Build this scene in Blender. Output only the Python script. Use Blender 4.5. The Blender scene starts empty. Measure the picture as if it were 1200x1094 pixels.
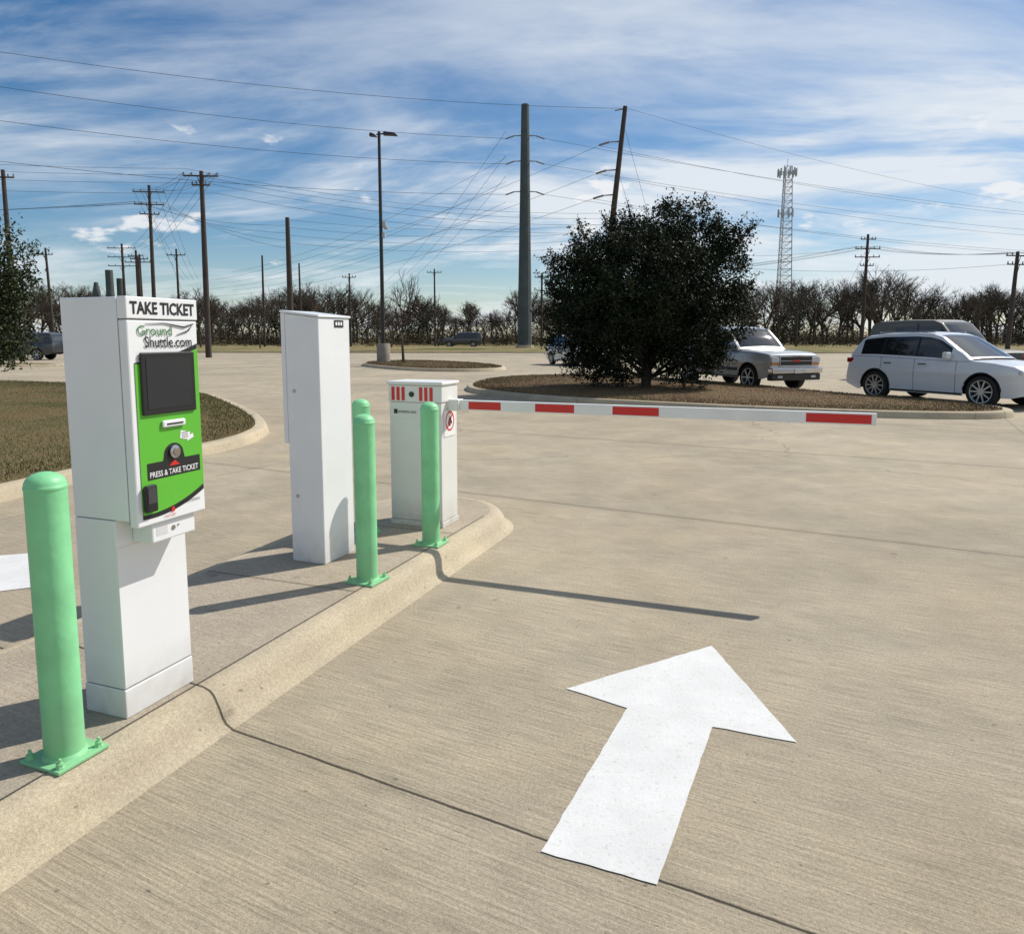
import bpy, bmesh, math, random
import numpy as np
from mathutils import Vector, Matrix
random.seed(7); rng=np.random.default_rng(7)
scene=bpy.context.scene
R=math.radians
# ------------------------------------------------------------------ helpers
def new_mat(name):
    m=bpy.data.materials.new(name); m.use_nodes=True
    nt=m.node_tree; b=nt.nodes['Principled BSDF']
    return m,nt,b
def simple(name,col,rough=.5,metal=0,coat=0,var=.06,scale=6,bump=0,bscale=60,spec=.5,grime=0):
    m,nt,b=new_mat(name); N=nt.nodes; L=nt.links
    tc=N.new('ShaderNodeTexCoord'); no=N.new('ShaderNodeTexNoise')
    no.inputs['Scale'].default_value=scale; no.inputs['Detail'].default_value=6
    L.new(tc.outputs['Object'],no.inputs['Vector'])
    mr=N.new('ShaderNodeMapRange'); mr.inputs[1].default_value=.3; mr.inputs[2].default_value=.7
    mr.inputs[3].default_value=1-var; mr.inputs[4].default_value=1+var
    L.new(no.outputs['Fac'],mr.inputs[0])
    mx=N.new('ShaderNodeVectorMath'); mx.operation='SCALE'; mx.inputs[0].default_value=col[:3]
    L.new(mr.outputs[0],mx.inputs['Scale'])
    out=mx.outputs[0]
    if grime:   # dust that builds up towards the ground
        sp=N.new('ShaderNodeSeparateXYZ'); L.new(tc.outputs['Object'],sp.inputs[0])
        g=N.new('ShaderNodeMapRange'); g.inputs[1].default_value=.0; g.inputs[2].default_value=.25; g.inputs[3].default_value=grime; g.inputs[4].default_value=.04
        L.new(sp.outputs[2],g.inputs[0])
        n3=N.new('ShaderNodeTexNoise'); n3.inputs['Scale'].default_value=14; n3.inputs['Detail'].default_value=6; L.new(tc.outputs['Object'],n3.inputs['Vector'])
        ml=N.new('ShaderNodeMath'); ml.operation='MULTIPLY'; L.new(g.outputs[0],ml.inputs[0]); L.new(n3.outputs['Fac'],ml.inputs[1])
        mm=N.new('ShaderNodeMix'); mm.data_type='RGBA'; L.new(ml.outputs[0],mm.inputs[0]); L.new(out,mm.inputs[6]); mm.inputs[7].default_value=(.25,.2,.14,1); out=mm.outputs[2]
    L.new(out,b.inputs['Base Color'])
    b.inputs['Roughness'].default_value=rough; b.inputs['Metallic'].default_value=metal
    b.inputs['Coat Weight'].default_value=coat; b.inputs['Coat Roughness'].default_value=.05
    b.inputs['Specular IOR Level'].default_value=spec
    if bump:
        n2=N.new('ShaderNodeTexNoise'); n2.inputs['Scale'].default_value=bscale; n2.inputs['Detail'].default_value=4
        L.new(tc.outputs['Object'],n2.inputs['Vector'])
        bp=N.new('ShaderNodeBump'); bp.inputs['Strength'].default_value=bump; bp.inputs['Distance'].default_value=.01
        L.new(n2.outputs['Fac'],bp.inputs['Height']); L.new(bp.outputs[0],b.inputs['Normal'])
    return m
def island_ramp(name,cols,rough=.6,spec=.3):
    m,nt,b=new_mat(name); N=nt.nodes; L=nt.links
    g=N.new('ShaderNodeNewGeometry'); r=N.new('ShaderNodeValToRGB')
    els=r.color_ramp.elements
    while len(els)<len(cols): els.new(.5)
    for i,c in enumerate(cols):
        els[i].position=i/(len(cols)-1); els[i].color=(*c,1)
    L.new(g.outputs['Random Per Island'],r.inputs[0])
    n=N.new('ShaderNodeTexNoise'); n.inputs['Scale'].default_value=.45; n.inputs['Detail'].default_value=5; L.new(g.outputs['Position'],n.inputs['Vector'])
    mr=N.new('ShaderNodeMapRange'); mr.inputs[1].default_value=.3; mr.inputs[2].default_value=.7; mr.inputs[3].default_value=.7; mr.inputs[4].default_value=1.3; L.new(n.outputs['Fac'],mr.inputs[0])
    s=N.new('ShaderNodeVectorMath'); s.operation='SCALE'; L.new(r.outputs[0],s.inputs[0]); L.new(mr.outputs[0],s.inputs['Scale'])
    L.new(s.outputs[0],b.inputs['Base Color'])
    b.inputs['Roughness'].default_value=rough; b.inputs['Specular IOR Level'].default_value=spec
    return m
class MB:
    def __init__(s): s.v=[]; s.f=[]; s.m=[]
    def add(s,vs,fs,mi=0):
        o=len(s.v); s.v+= [tuple(p) for p in vs]; s.f+=[tuple(i+o for i in f) for f in fs]; s.m+=[mi]*len(fs)
    def box(s,x0,x1,y0,y1,z0,z1,mi=0):
        s.add([(x0,y0,z0),(x1,y0,z0),(x1,y1,z0),(x0,y1,z0),(x0,y0,z1),(x1,y0,z1),(x1,y1,z1),(x0,y1,z1)],
              [(0,3,2,1),(4,5,6,7),(0,1,5,4),(1,2,6,5),(2,3,7,6),(3,0,4,7)],mi)
    def tube(s,pts,rads,n=6,mi=0,cap=True):
        pts=[Vector(p) for p in pts]; vs=[];fs=[]
        if not hasattr(rads,'__len__'): rads=[rads]*len(pts)
        for i,p in enumerate(pts):
            d=(pts[min(i+1,len(pts)-1)]-pts[max(i-1,0)]).normalized()
            a=d.cross(Vector((0,0,1)) if abs(d.z)<.95 else Vector((1,0,0))).normalized(); b=d.cross(a)
            for k in range(n):
                t=2*math.pi*(k+.5)/n; vs.append(p+(a*math.cos(t)+b*math.sin(t))*rads[i])
        for i in range(len(pts)-1):
            for k in range(n):
                k2=(k+1)%n; fs.append((i*n+k,i*n+k2,(i+1)*n+k2,(i+1)*n+k))
        if cap:
            fs.append(tuple(range(n))); fs.append(tuple((len(pts)-1)*n+k for k in reversed(range(n))))
        s.add(vs,fs,mi)
    def lathe(s,prof,n=24,mi=0,c=(0,0,0),axis='z',cap=True):
        vs=[];fs=[]
        for r,z in prof:
            for k in range(n):
                t=2*math.pi*k/n; x,y=r*math.cos(t),r*math.sin(t)
                p=(x,y,z) if axis=='z' else (x,z,y) if axis=='y' else (z,x,y)
                vs.append((p[0]+c[0],p[1]+c[1],p[2]+c[2]))
        for i in range(len(prof)-1):
            for k in range(n):
                k2=(k+1)%n; fs.append((i*n+k,i*n+k2,(i+1)*n+k2,(i+1)*n+k))
        if cap: fs.append(tuple(range(n))); fs.append(tuple((len(prof)-1)*n+k for k in range(n)))
        s.add(vs,fs,mi)
    def obj(s,name,mats,parent=None,smooth=None,bevel=0,recalc=True):
        me=bpy.data.meshes.new(name); me.from_pydata(s.v,[],s.f)
        for m in mats: me.materials.append(m)
        me.polygons.foreach_set('material_index',s.m)
        if recalc:
            bm=bmesh.new(); bm.from_mesh(me); bmesh.ops.recalc_face_normals(bm,faces=bm.faces); bm.to_mesh(me); bm.free()
        if smooth is not None:
            me.shade_smooth(); me.set_sharp_from_angle(angle=R(smooth))
        me.update()
        o=bpy.data.objects.new(name,me); scene.collection.objects.link(o)
        if parent: o.parent=parent
        if bevel:
            b=o.modifiers.new('b','BEVEL'); b.width=bevel; b.segments=2; b.limit_method='ANGLE'
        return o
def np_obj(name,V,F,mats,parent=None):
    me=bpy.data.meshes.new(name); k=F.shape[1]
    me.vertices.add(len(V)); me.vertices.foreach_set('co',V.astype(np.float32).ravel())
    me.loops.add(F.size); me.loops.foreach_set('vertex_index',F.astype(np.int32).ravel())
    me.polygons.add(len(F)); me.polygons.foreach_set('loop_start',np.arange(0,F.size,k,dtype=np.int32))
    me.polygons.foreach_set('loop_total',np.full(len(F),k,dtype=np.int32))
    for m in mats: me.materials.append(m)
    me.update(calc_edges=True)
    o=bpy.data.objects.new(name,me); scene.collection.objects.link(o)
    if parent: o.parent=parent
    return o
def empty(name,loc=(0,0,0),rz=0):
    e=bpy.data.objects.new(name,None); e.location=loc; e.rotation_euler=(0,0,rz); scene.collection.objects.link(e); return e
def text(s,parent,name,center,width,height,mat,rot=(R(90),0,0),bold=0,shear=0):
    cu=bpy.data.curves.new(name,'FONT'); cu.body=s; cu.size=1; cu.offset=bold; cu.shear=shear; cu.resolution_u=3
    t=bpy.data.objects.new('tmp',cu); scene.collection.objects.link(t)
    dg=bpy.context.evaluated_depsgraph_get(); me=bpy.data.meshes.new_from_object(t.evaluated_get(dg))
    bpy.data.objects.remove(t)
    n=len(me.vertices); c=np.empty(n*3); me.vertices.foreach_get('co',c); c=c.reshape(-1,3)
    lo=c.min(0); hi=c.max(0); c=(c-(lo+hi)/2)*np.array([width/(hi[0]-lo[0]),height/(hi[1]-lo[1]),1])
    me.vertices.foreach_set('co',c.ravel()); me.materials.clear(); me.materials.append(mat); me.update()
    o=bpy.data.objects.new(name,me); o.location=center; o.rotation_euler=rot; scene.collection.objects.link(o); o.parent=parent
    return o
def chaikin(P,k=3):
    P=[np.array(p,float) for p in P]
    for _ in range(k):
        Q=[]
        for i in range(len(P)):
            a=P[i]; b=P[(i+1)%len(P)]; Q+= [a*.75+b*.25,a*.25+b*.75]
        P=Q
    return np.array(P)
def area(P): return .5*np.sum(P[:,0]*np.roll(P[:,1],-1)-np.roll(P[:,0],-1)*P[:,1])
def ccw(P): return P if area(P)>0 else P[::-1]
def offset(P,d):
    nx=np.roll(P,-1,0)-np.roll(P,1,0); nx/=np.linalg.norm(nx,axis=1)[:,None]+1e-9
    return P+np.stack([nx[:,1],-nx[:,0]],1)*d
def in_poly(pts,P):
    x,y=pts[:,0],pts[:,1]; c=np.zeros(len(pts),bool); j=len(P)-1
    for i in range(len(P)):
        xi,yi=P[i]; xj,yj=P[j]
        c^=((yi>y)!=(yj>y))&(x<(xj-xi)*(y-yi)/(yj-yi+1e-12)+xi); j=i
    return c
# site axes: island runs 20.5 deg off +Y
A=np.array([.350,.937]); Nn=np.array([.937,-.350])
def site(n,a): p=n*Nn+a*A; return (float(p[0]),float(p[1]))
ROT=R(69.5)
# ------------------------------------------------------------------ materials
def concrete(name,base,joints=True,broomy=1.0,rough_amt=1.0):
    m,nt,b=new_mat(name); N=nt.nodes; L=nt.links
    g=N.new('ShaderNodeNewGeometry')
    def dot(v):
        d=N.new('ShaderNodeVectorMath'); d.operation='DOT_PRODUCT'; d.inputs[1].default_value=v
        L.new(g.outputs['Position'],d.inputs[0]); return d.outputs['Value']
    def math_(op,a,bv=None,c=None):
        n=N.new('ShaderNodeMath'); n.operation=op
        for i,x in enumerate((a,bv,c)):
            if x is None: continue
            if isinstance(x,(int,float)): n.inputs[i].default_value=x
            else: L.new(x,n.inputs[i])
        return n.outputs[0]
    def noise(scale,detail=6,rough=.6,vec=None,dist=0):
        n=N.new('ShaderNodeTexNoise'); n.inputs['Scale'].default_value=scale; n.inputs['Detail'].default_value=detail
        n.inputs['Roughness'].default_value=rough; n.inputs['Distortion'].default_value=dist
        L.new(vec if vec is not None else g.outputs['Position'],n.inputs['Vector']); return n.outputs['Fac']
    def mr(x,a,b_,c,d):
        n=N.new('ShaderNodeMapRange'); 
        for i,vv in enumerate((a,b_,c,d)): n.inputs[i+1].default_value=vv
        L.new(x,n.inputs[0]); return n.outputs[0]
    s=dot((.469,.883,0)); t=dot((.883,-.469,0))
    cb=N.new('ShaderNodeCombineXYZ'); L.new(math_('MULTIPLY',s,85.),cb.inputs[0]); L.new(math_('MULTIPLY',t,3.5),cb.inputs[1])
    broom=noise(1.,3,.65,cb.outputs[0])
    big=noise(.28,6,.62,None,.4); mid=noise(1.7,8,.68); fine=noise(70,5,.75); speck=noise(230,2,.6)
    f=math_('MULTIPLY',mr(big,.3,.7,.82,1.14),mr(mid,.3,.7,.86,1.12))
    f=math_('MULTIPLY',f,mr(broom,.3,.7,1-.24*broomy,1+.13*broomy))
    f=math_('MULTIPLY',f,mr(fine,.3,.7,.76,1.2))
    f=math_('MULTIPLY',f,mr(speck,.35,.65,.80,1.14))
    sp=noise(7,2,.5); f=math_('MULTIPLY',f,mr(sp,.70,.78,1.,.72))
    sp2=noise(26,1,.5); f=math_('MULTIPLY',f,mr(sp2,.74,.78,1.,.6))
    if joints:
        wob=math_('MULTIPLY',math_('SUBTRACT',noise(6,4,.7),.5),.016)
        def line(coord,off,per,wid,darkv):
            u=math_('ADD',math_('SUBTRACT',coord,off),wob)
            q=math_('PINGPONG',u,per/2)
            return mr(q,wid*.4,wid,darkv,1.)
        l1=line(s,2.04,4.54,.0085,.18); l2=line(t,1.9,9.08,.008,.35)
        soft=line(s,2.04,4.54,.09,.90)
        f=math_('MULTIPLY',math_('MULTIPLY',f,l1),math_('MULTIPLY',l2,soft))
        vo=N.new('ShaderNodeTexVoronoi'); vo.feature='DISTANCE_TO_EDGE'; vo.inputs['Scale'].default_value=.16
        wv=N.new('ShaderNodeTexNoise'); wv.inputs['Scale'].default_value=.9; wv.inputs['Detail'].default_value=6; L.new(g.outputs['Position'],wv.inputs['Vector'])
        va=N.new('ShaderNodeVectorMath'); va.operation='MULTIPLY_ADD'; va.inputs[1].default_value=(1.6,1.6,0); L.new(wv.outputs['Color'],va.inputs[0]); L.new(g.outputs['Position'],va.inputs[2])
        L.new(va.outputs[0],vo.inputs['Vector'])
        far=mr(s,7.0,8.5,0,1); crack=mr(vo.outputs['Distance'],.0008,.0026,.62,1.)
        f=math_('MULTIPLY',f,math_('ADD',math_('MULTIPLY',math_('SUBTRACT',crack,1.),far),1.))
    sc=N.new('ShaderNodeVectorMath'); sc.operation='SCALE'
    mixc=N.new('ShaderNodeMix'); mixc.data_type='RGBA'
    mixc.inputs[6].default_value=(*base,1); mixc.inputs[7].default_value=(base[0]*.93,base[1]*.95,base[2]*1.0,1)
    L.new(mr(noise(.8,4),.35,.65,0,1),mixc.inputs[0])
    L.new(mixc.outputs[2],sc.inputs[0]); L.new(f,sc.inputs['Scale']); L.new(sc.outputs[0],b.inputs['Base Color'])
    b.inputs['Roughness'].default_value=.85; b.inputs['Specular IOR Level'].default_value=.25
    bp=N.new('ShaderNodeBump'); bp.inputs['Strength'].default_value=.8; bp.inputs['Distance'].default_value=.006*rough_amt
    h=math_('ADD',math_('MULTIPLY',broom,1.0*broomy),fine); L.new(h,bp.inputs['Height']); L.new(bp.outputs[0],b.inputs['Normal'])
    return m
M_conc=concrete('concrete_lot',(.435,.365,.258))
M_curb=concrete('concrete_curb',(.49,.41,.285),broomy=.12,rough_amt=.6)
M_isl=concrete('concrete_island',(.43,.36,.265),broomy=.6)
def ground_mat(name,c1,c2,c3,scale=.5):
    m,nt,b=new_mat(name); N=nt.nodes; L=nt.links
    g=N.new('ShaderNodeNewGeometry')
    n=N.new('ShaderNodeTexNoise'); n.inputs['Scale'].default_value=scale; n.inputs['Detail'].default_value=8; n.inputs['Roughness'].default_value=.65
    L.new(g.outputs['Position'],n.inputs['Vector'])
    r=N.new('ShaderNodeValToRGB'); e=r.color_ramp.elements; e[0].position=.35;e[0].color=(*c1,1); e[1].position=.65; e[1].color=(*c3,1)
    k=e.new(.5); k.color=(*c2,1)
    L.new(n.outputs['Fac'],r.inputs[0])
    n2=N.new('ShaderNodeTexNoise'); n2.inputs['Scale'].default_value=25; n2.inputs['Detail'].default_value=5
    L.new(g.outputs['Position'],n2.inputs['Vector'])
    mr=N.new('ShaderNodeMapRange'); mr.inputs[1].default_value=.3; mr.inputs[2].default_value=.7; mr.inputs[3].default_value=.6; mr.inputs[4].default_value=1.3
    L.new(n2.outputs['Fac'],mr.inputs[0])
    s=N.new('ShaderNodeVectorMath'); s.operation='SCALE'; L.new(r.outputs[0],s.inputs[0]); L.new(mr.outputs[0],s.inputs['Scale']); L.new(s.outputs[0],b.inputs['Base Color'])
    b.inputs['Roughness'].default_value=.95; b.inputs['Specular IOR Level'].default_value=.1
    bp=N.new('ShaderNodeBump'); bp.inputs['Distance'].default_value=.03; L.new(n2.outputs['Fac'],bp.inputs['Height']); L.new(bp.outputs[0],b.inputs['Normal'])
    return m
M_field=ground_mat('dry_field',(.22,.175,.075),(.25,.20,.10),(.12,.14,.042),.08)
M_soil=ground_mat('median_soil',(.17,.12,.06),(.15,.12,.06),(.075,.08,.028),.4)
M_mulch=ground_mat('mulch',(.11,.07,.04),(.18,.12,.07),(.14,.11,.055),.8)
M_blade=island_ramp('grass_blades',[(.05,.065,.018),(.10,.10,.03),(.24,.18,.085),(.07,.08,.024),(.19,.14,.06),(.10,.085,.03)],.7)
M_blade2=island_ramp('dry_blades',[(.20,.14,.07),(.09,.08,.03),(.26,.19,.11),(.13,.085,.04)],.8)
M_leaf=island_ramp('evergreen_leaves',[(.006,.011,.006),(.012,.020,.009),(.019,.030,.012),(.036,.047,.019)],.65,.18)
M_leaf2=island_ramp('oak_leaves',[(.012,.02,.008),(.024,.036,.012),(.04,.05,.018),(.06,.07,.024)],.6,.25)
M_bark=simple('bark',(.06,.048,.038),.9,var=.3,bump=.5)
M_twig=island_ramp('bare_twigs',[(.04,.033,.027),(.07,.055,.044),(.10,.08,.065),(.04,.04,.026)],.9,.1)
M_brush=island_ramp('brush',[(.028,.024,.016),(.055,.042,.029),(.08,.063,.044),(.024,.03,.013)],.9,.1)
M_white=simple('white_powdercoat',(.78,.79,.80),.34,var=.035,scale=2.5,coat=.2,grime=.6)
M_white2=simple('gate_white',(.73,.73,.69),.4,var=.03,scale=3,grime=.7)
M_green=simple('mint_paint',(.215,.60,.29),.48,var=.12,scale=7,bump=.2,bscale=22,grime=.5)
M_gpanel=simple('green_panel',(.11,.45,.035),.35,var=.03)
M_black=simple('black_plastic',(.012,.012,.013),.35)
M_text=simple('black_ink',(.012,.012,.012),.5)
M_textw=simple('white_ink',(.8,.8,.8),.5)
M_textg=simple('green_ink',(.09,.22,.09),.5)
M_red=simple('red_reflective',(.60,.02,.018),.35)
M_metal=simple('steel',(.45,.45,.46),.3,metal=1)
M_screen=simple('screen_glass',(.02,.023,.028),.08)
M_seam=simple('seam_shadow_gap',(.12,.12,.12),.7)
M_armw=simple('arm_white',(.80,.80,.77),.4,var=.06,scale=4)
# ------------------------------------------------------------------ ground
mb=MB(); S=3000
mb.add([(-S,-200,-.06),(S,-200,-.06),(S,S,-.06),(-S,S,-.06)],[(0,1,2,3)]); mb.obj('ground',[M_field])
mb=MB(); mb.add([(-70,-20,0),(120,-20,0),(120,66,0),(60,74,0),(-70,80,0)],[(0,1,2,3,4)]); mb.obj('parking_lot',[M_conc])
mb=MB(); mb.add([(-400,118,-.02),(400,110,-.02),(400,118,-.02),(-400,126,-.02)],[(0,1,2,3)]); mb.obj('road',[M_conc])
def kerbed(name,outline,fill,h=.14,kw=.15,slope=.07,dome=0.03,kerbmat=M_curb,paved=False):
    P=ccw(np.array(outline)); e=empty(name); n=len(P)
    prof=[(slope,-.01),(slope*.9,.012),(slope*.45,h*.72),(slope*.2,h*.93),(0,h),(-kw,h),(-kw-.005,h-.03)]
    if paved: prof=[(slope+.05,-.004),(slope+.03,.004),(slope,.014),(slope*.82,.035),(slope*.68,.07),(slope*.55,.10),(slope*.38,.127),(slope*.18,.143),(-.02,h),(-kw,h)]
    vs=[];fs=[]
    for i,(d,z) in enumerate(prof):
        Q=offset(P,d); vs+=[(q[0],q[1],z) for q in Q]
    for i in range(len(prof)-1):
        for k in range(n):
            k2=(k+1)%n; fs.append((i*n+k,i*n+k2,(i+1)*n+k2,(i+1)*n+k))
    m=MB(); m.add(vs,fs); m.obj('kerb',[kerbmat],e,smooth=60)
    Q=offset(P,-kw); m=MB()
    c=Q.mean(0)
    if paved:
        m.add([(q[0],q[1],h) for q in Q],[tuple(range(n))])
    else:
        rings=[(1,h-.02),(.93,h+dome*.6),(.7,h+dome),(.3,h+dome*1.3)]
        vs=[];fs=[]
        for s_,z in rings: vs+=[(c[0]+(q[0]-c[0])*s_,c[1]+(q[1]-c[1])*s_,z) for q in Q]
        for i in range(3):
            for k in range(n):
                k2=(k+1)%n; fs.append((i*n+k,i*n+k2,(i+1)*n+k2,(i+1)*n+k))
        fs.append(tuple(3*n+k for k in range(n))); m.add(vs,fs)
    m.obj('surface',[fill],e,smooth=60)
    return e,Q
def arc(cx,cy,r,a0,a1,k=12): return [(cx+r*math.cos(R(a0+(a1-a0)*i/k)),cy+r*math.sin(R(a0+(a1-a0)*i/k))) for i in range(k+1)]
n0,n1,a0,a1=-3.5,-2.29,-4.,6.22; rr=.6
loc=[(n1,a0+i*(a1-rr-a0)/24) for i in range(24)]+arc(n1-rr,a1-rr,rr,0,90)+arc(n0+rr,a1-rr,rr,90,180)+[(n0,a1-rr-i*(a1-rr-a0)/24) for i in range(1,25)]
isl=[site(n,a) for n,a in loc]
e_isl,_=kerbed('traffic_island',isl,M_isl,h=.15,kw=.05,slope=.115,paved=True)
M_joint=simple('joint_sealant',(.07,.06,.05),.9)
mb=MB()
def strip(p,q,w,z):
    p=np.array(p);q=np.array(q);d=(q-p)/np.linalg.norm(q-p);o=np.array([-d[1],d[0]])*w/2
    mb.add([(*(p-o),z),(*(q-o),z),(*(q+o),z),(*(p+o),z)],[(0,1,2,3)])
strip(site(-2.345,-3.5),site(-2.345,5.6),.006,.154)
for a in (3.62,5.0): strip(site(-3.45,a),site(-2.35,a),.006,.1545)
mb.obj('joint',[M_joint],e_isl)
def blades(name,P,count,w,h,mat,z,region=None,parent=None):
    lo=P.min(0);hi=P.max(0)
    if region is not None: lo=np.maximum(lo,region[0]);hi=np.minimum(hi,region[1])
    pts=rng.uniform(lo,hi,(count*2,2)); pts=pts[in_poly(pts,P)][:count]; k=len(pts)
    th=rng.uniform(0,2*np.pi,k); hh=rng.uniform(.4,1,k)*h; ww=rng.uniform(.5,1,k)*w
    d=np.stack([np.cos(th),np.sin(th)],1)
    V=np.zeros((k,3,3)); V[:,0,:2]=pts-d*ww[:,None]/2; V[:,1,:2]=pts+d*ww[:,None]/2
    V[:,2,:2]=pts+rng.normal(0,.35,(k,2))*hh[:,None]; V[:,:2,2]=z; V[:,2,2]=z+hh
    return np_obj(name,V.reshape(-1,3),np.arange(k*3).reshape(-1,3),[mat],parent)
medL=chaikin([(-6.1,1),(-5.3,7.2),(-4.55,9.7),(-4.05,11.2),(-4.35,13.2),(-6.6,17.4),(-9.2,21.4),(-18,26.5),(-40,30),(-44,16),(-40,1)],3)
e,Q=kerbed('grass_median',medL,M_soil,kw=.16)
blades('grass',Q,170000,.016,.055,M_blade,.15,(np.array([-19,6]),np.array([0,26])),e)
medC=chaikin([(-1.75,23.),(-.2,20.0),(2.2,17.9),(5.6,15.9),(8.2,14.8),(10.4,14.8),(10.9,16.6),(9.3,19.2),(7.3,25),(4,30.3),(-.6,29.2)],3)
e,Q=kerbed('planted_median',medC,M_mulch,kw=.16)
blades('dry_grass',Q,70000,.025,.055,M_blade2,.15,None,e)
medF=chaikin([(-9.8,43.6),(-4.2,34.6),(.3,36.3),(-1.6,43.6),(-7,50)],3)
e,Q=kerbed('lamp_median',medF,M_mulch,kw=.16); blades('dry_grass',Q,15000,.05,.08,M_blade2,.15,None,e)
medG=chaikin([(-60,36),(-27,40),(-25,44),(-60,46)],2)
e,Q=kerbed('far_median',medG,M_soil,kw=.16)
mb=MB(); mb.add([(-70,80,-.05),(60,74,-.05),(120,66,-.05),(120,66.3,-.05),(60,74.3,-.05),(-70,80.3,-.05),(-70,80,.14),(60,74,.14),(120,66,.14),(120,66.3,.14),(60,74.3,.14),(-70,80.3,.14)],
 [(6,7,10,11),(7,8,9,10),(0,1,7,6),(1,2,8,7),(4,5,11,10),(3,4,10,9)]); mb.obj('lot_kerb',[M_curb])
mb=MB(); vs=[];fs=[]
for i in range(61):
    x=-75+i*3.3; y0=(80.3-(x+70)*6/130) if x<60 else 74.3-(x-60)*8/60
    for (dy,z) in((0,.12),(3,.22),(10,.34),(22,.40),(34,-.05)): vs.append((x,y0+dy,z+(.04*math.sin(x*.4) if 0<dy<34 else 0)))
for i in range(60):
    for k in range(4): fs.append((i*5+k,(i+1)*5+k,(i+1)*5+k+1,i*5+k+1))
mb.add(vs,fs); mb.obj('grass_verge',[M_field],None,smooth=60)
# ------------------------------------------------------------------ road arrow & paint
M_paint,nt,b=new_mat('white_road_paint')
N=nt.nodes;L=nt.links; g=N.new('ShaderNodeNewGeometry')
no=N.new('ShaderNodeTexNoise'); no.inputs['Scale'].default_value=60; no.inputs['Detail'].default_value=8; no.inputs['Roughness'].default_value=.75; L.new(g.outputs['Position'],no.inputs['Vector'])
r=N.new('ShaderNodeValToRGB'); r.color_ramp.elements[0].position=.31; r.color_ramp.elements[0].color=(.46,.42,.35,1); r.color_ramp.elements[1].position=.44; r.color_ramp.elements[1].color=(.67,.665,.65,1)
L.new(no.outputs['Fac'],r.inputs[0])
no2=N.new('ShaderNodeTexNoise'); no2.inputs['Scale'].default_value=3.5; no2.inputs['Detail'].default_value=8; no2.inputs['Roughness'].default_value=.65; L.new(g.outputs['Position'],no2.inputs['Vector'])
mr=N.new('ShaderNodeMapRange'); mr.inputs[1].default_value=.3; mr.inputs[2].default_value=.7; mr.inputs[3].default_value=.88; mr.inputs[4].default_value=1.05; L.new(no2.outputs['Fac'],mr.inputs[0])
s=N.new('ShaderNodeVectorMath'); s.operation='SCALE'; L.new(r.outputs[0],s.inputs[0]); L.new(mr.outputs[0],s.inputs['Scale']); L.new(s.outputs[0],b.inputs['Base Color'])
b.inputs['Roughness'].default_value=.75
bp=N.new('ShaderNodeBump'); bp.inputs['Strength'].default_value=.6; bp.inputs['Distance'].default_value=.004; L.new(no.outputs['Fac'],bp.inputs['Height']); L.new(bp.outputs[0],b.inputs['Normal'])
def rough_poly(pts,z=.004,amp=.0016,step=.05):
    out=[]
    for i in range(len(pts)):
        p=np.array(pts[i]);q=np.array(pts[(i+1)%len(pts)]); k=max(1,int(np.linalg.norm(q-p)/step))
        for j in range(k):
            t=j/k; w=rng.normal(0,amp,2) if j else 0; o=p+(q-p)*t+w; out.append((o[0],o[1],z))
    return out
mb=MB()
ap=rough_poly([(.0937,2.193),(.5155,3.114),(.254,3.298),(1.074,3.781),(1.168,2.835),(.854,2.955),(.440,2.048)])
mb.add(ap,[tuple(range(len(ap)))]); mb.obj('road_arrow',[M_paint])
mb=MB(); ap=rough_poly([(-3.66,5.5),(-3.16,4.72),(-3.95,4.35),(-4.6,5.2)]); mb.add(ap,[tuple(range(len(ap)))]); mb.obj('lane_marking',[M_paint])
# ------------------------------------------------------------------ bollards
def bollard(n,a):
    x,y=site(n,a); e=empty('bollard',(x,y,.15),ROT+R(random.uniform(-4,4))); r=.0655; h=1.04
    m=MB(); prof=[(r,.012),(r,h-.06),(r+.002,h-.058),(r+.002,h-.05),(r,h-.048)]
    prof+=[(r*math.cos(R(t)),h-.045+.045*math.sin(R(t))) for t in (10,25,40,55,70,82)]
    m.lathe(prof,32); m.lathe([(r+.010,.012),(r+.001,.026)],32); m.obj('post',[M_green],e,smooth=40)
    m=MB(); m.box(-.10,.10,-.10,.10,0,.013); m.obj('base_plate',[M_green],e,bevel=.003)
    m=MB()
    for sx in(-1,1):
        for sy in(-1,1):
            m.lathe([(.016,.013),(.016,.016),(.013,.018),(.012,.03),(.006,.031),(.006,.045),(.003,.047)],8,0,(sx*.076,sy*.076,0))
    m.obj('anchor_bolts',[M_green],e)
for n,a in [(-2.385,1.773),(-2.385,3.82),(-2.385,4.695),(-2.99,4.755)]: bollard(n,a)
# ------------------------------------------------------------------ ticket machine
x,y=site(-2.39,2.215); tm=empty('ticket_machine',(x,y,.15),ROT)
m=MB(); W=.172
m.box(-W,W,0,.21,.12,.80); m.box(-W-.003,W+.003,-.004,.213,0,.117)
m.obj('pedestal',[M_white],tm,bevel=.004)
m=MB(); m.box(-W+.001,W-.001,-.002,0.0,.125,.69); m.obj('access_door',[M_white],tm,bevel=.001)
m=MB(); m.box(-W,W,-.075,.21,.802,1.648); m.obj('housing',[M_white],tm,bevel=.005)
m=MB(); m.box(-W,W,-.12,-.078,.78,1.565); m.obj('front_door',[M_white],tm,bevel=.006)
m=MB(); m.box(-W-.001,W+.001,-.124,-.078,1.568,1.65); m.obj('header',[M_white],tm,bevel=.004)
m=MB(); m.box(-W+.004,W-.004,-.079,-.074,.79,1.64); m.box(-W+.003,W-.003,.003,.2,.796,.806);m.box(-W+.003,W-.003,.003,.2,.116,.121); m.obj('door_gap',[M_seam],tm)
m=MB(); m.box(-.095,.125,-.105,-.001,.70,.777); m.obj('lock_box',[M_white],tm,bevel=.006)
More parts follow.
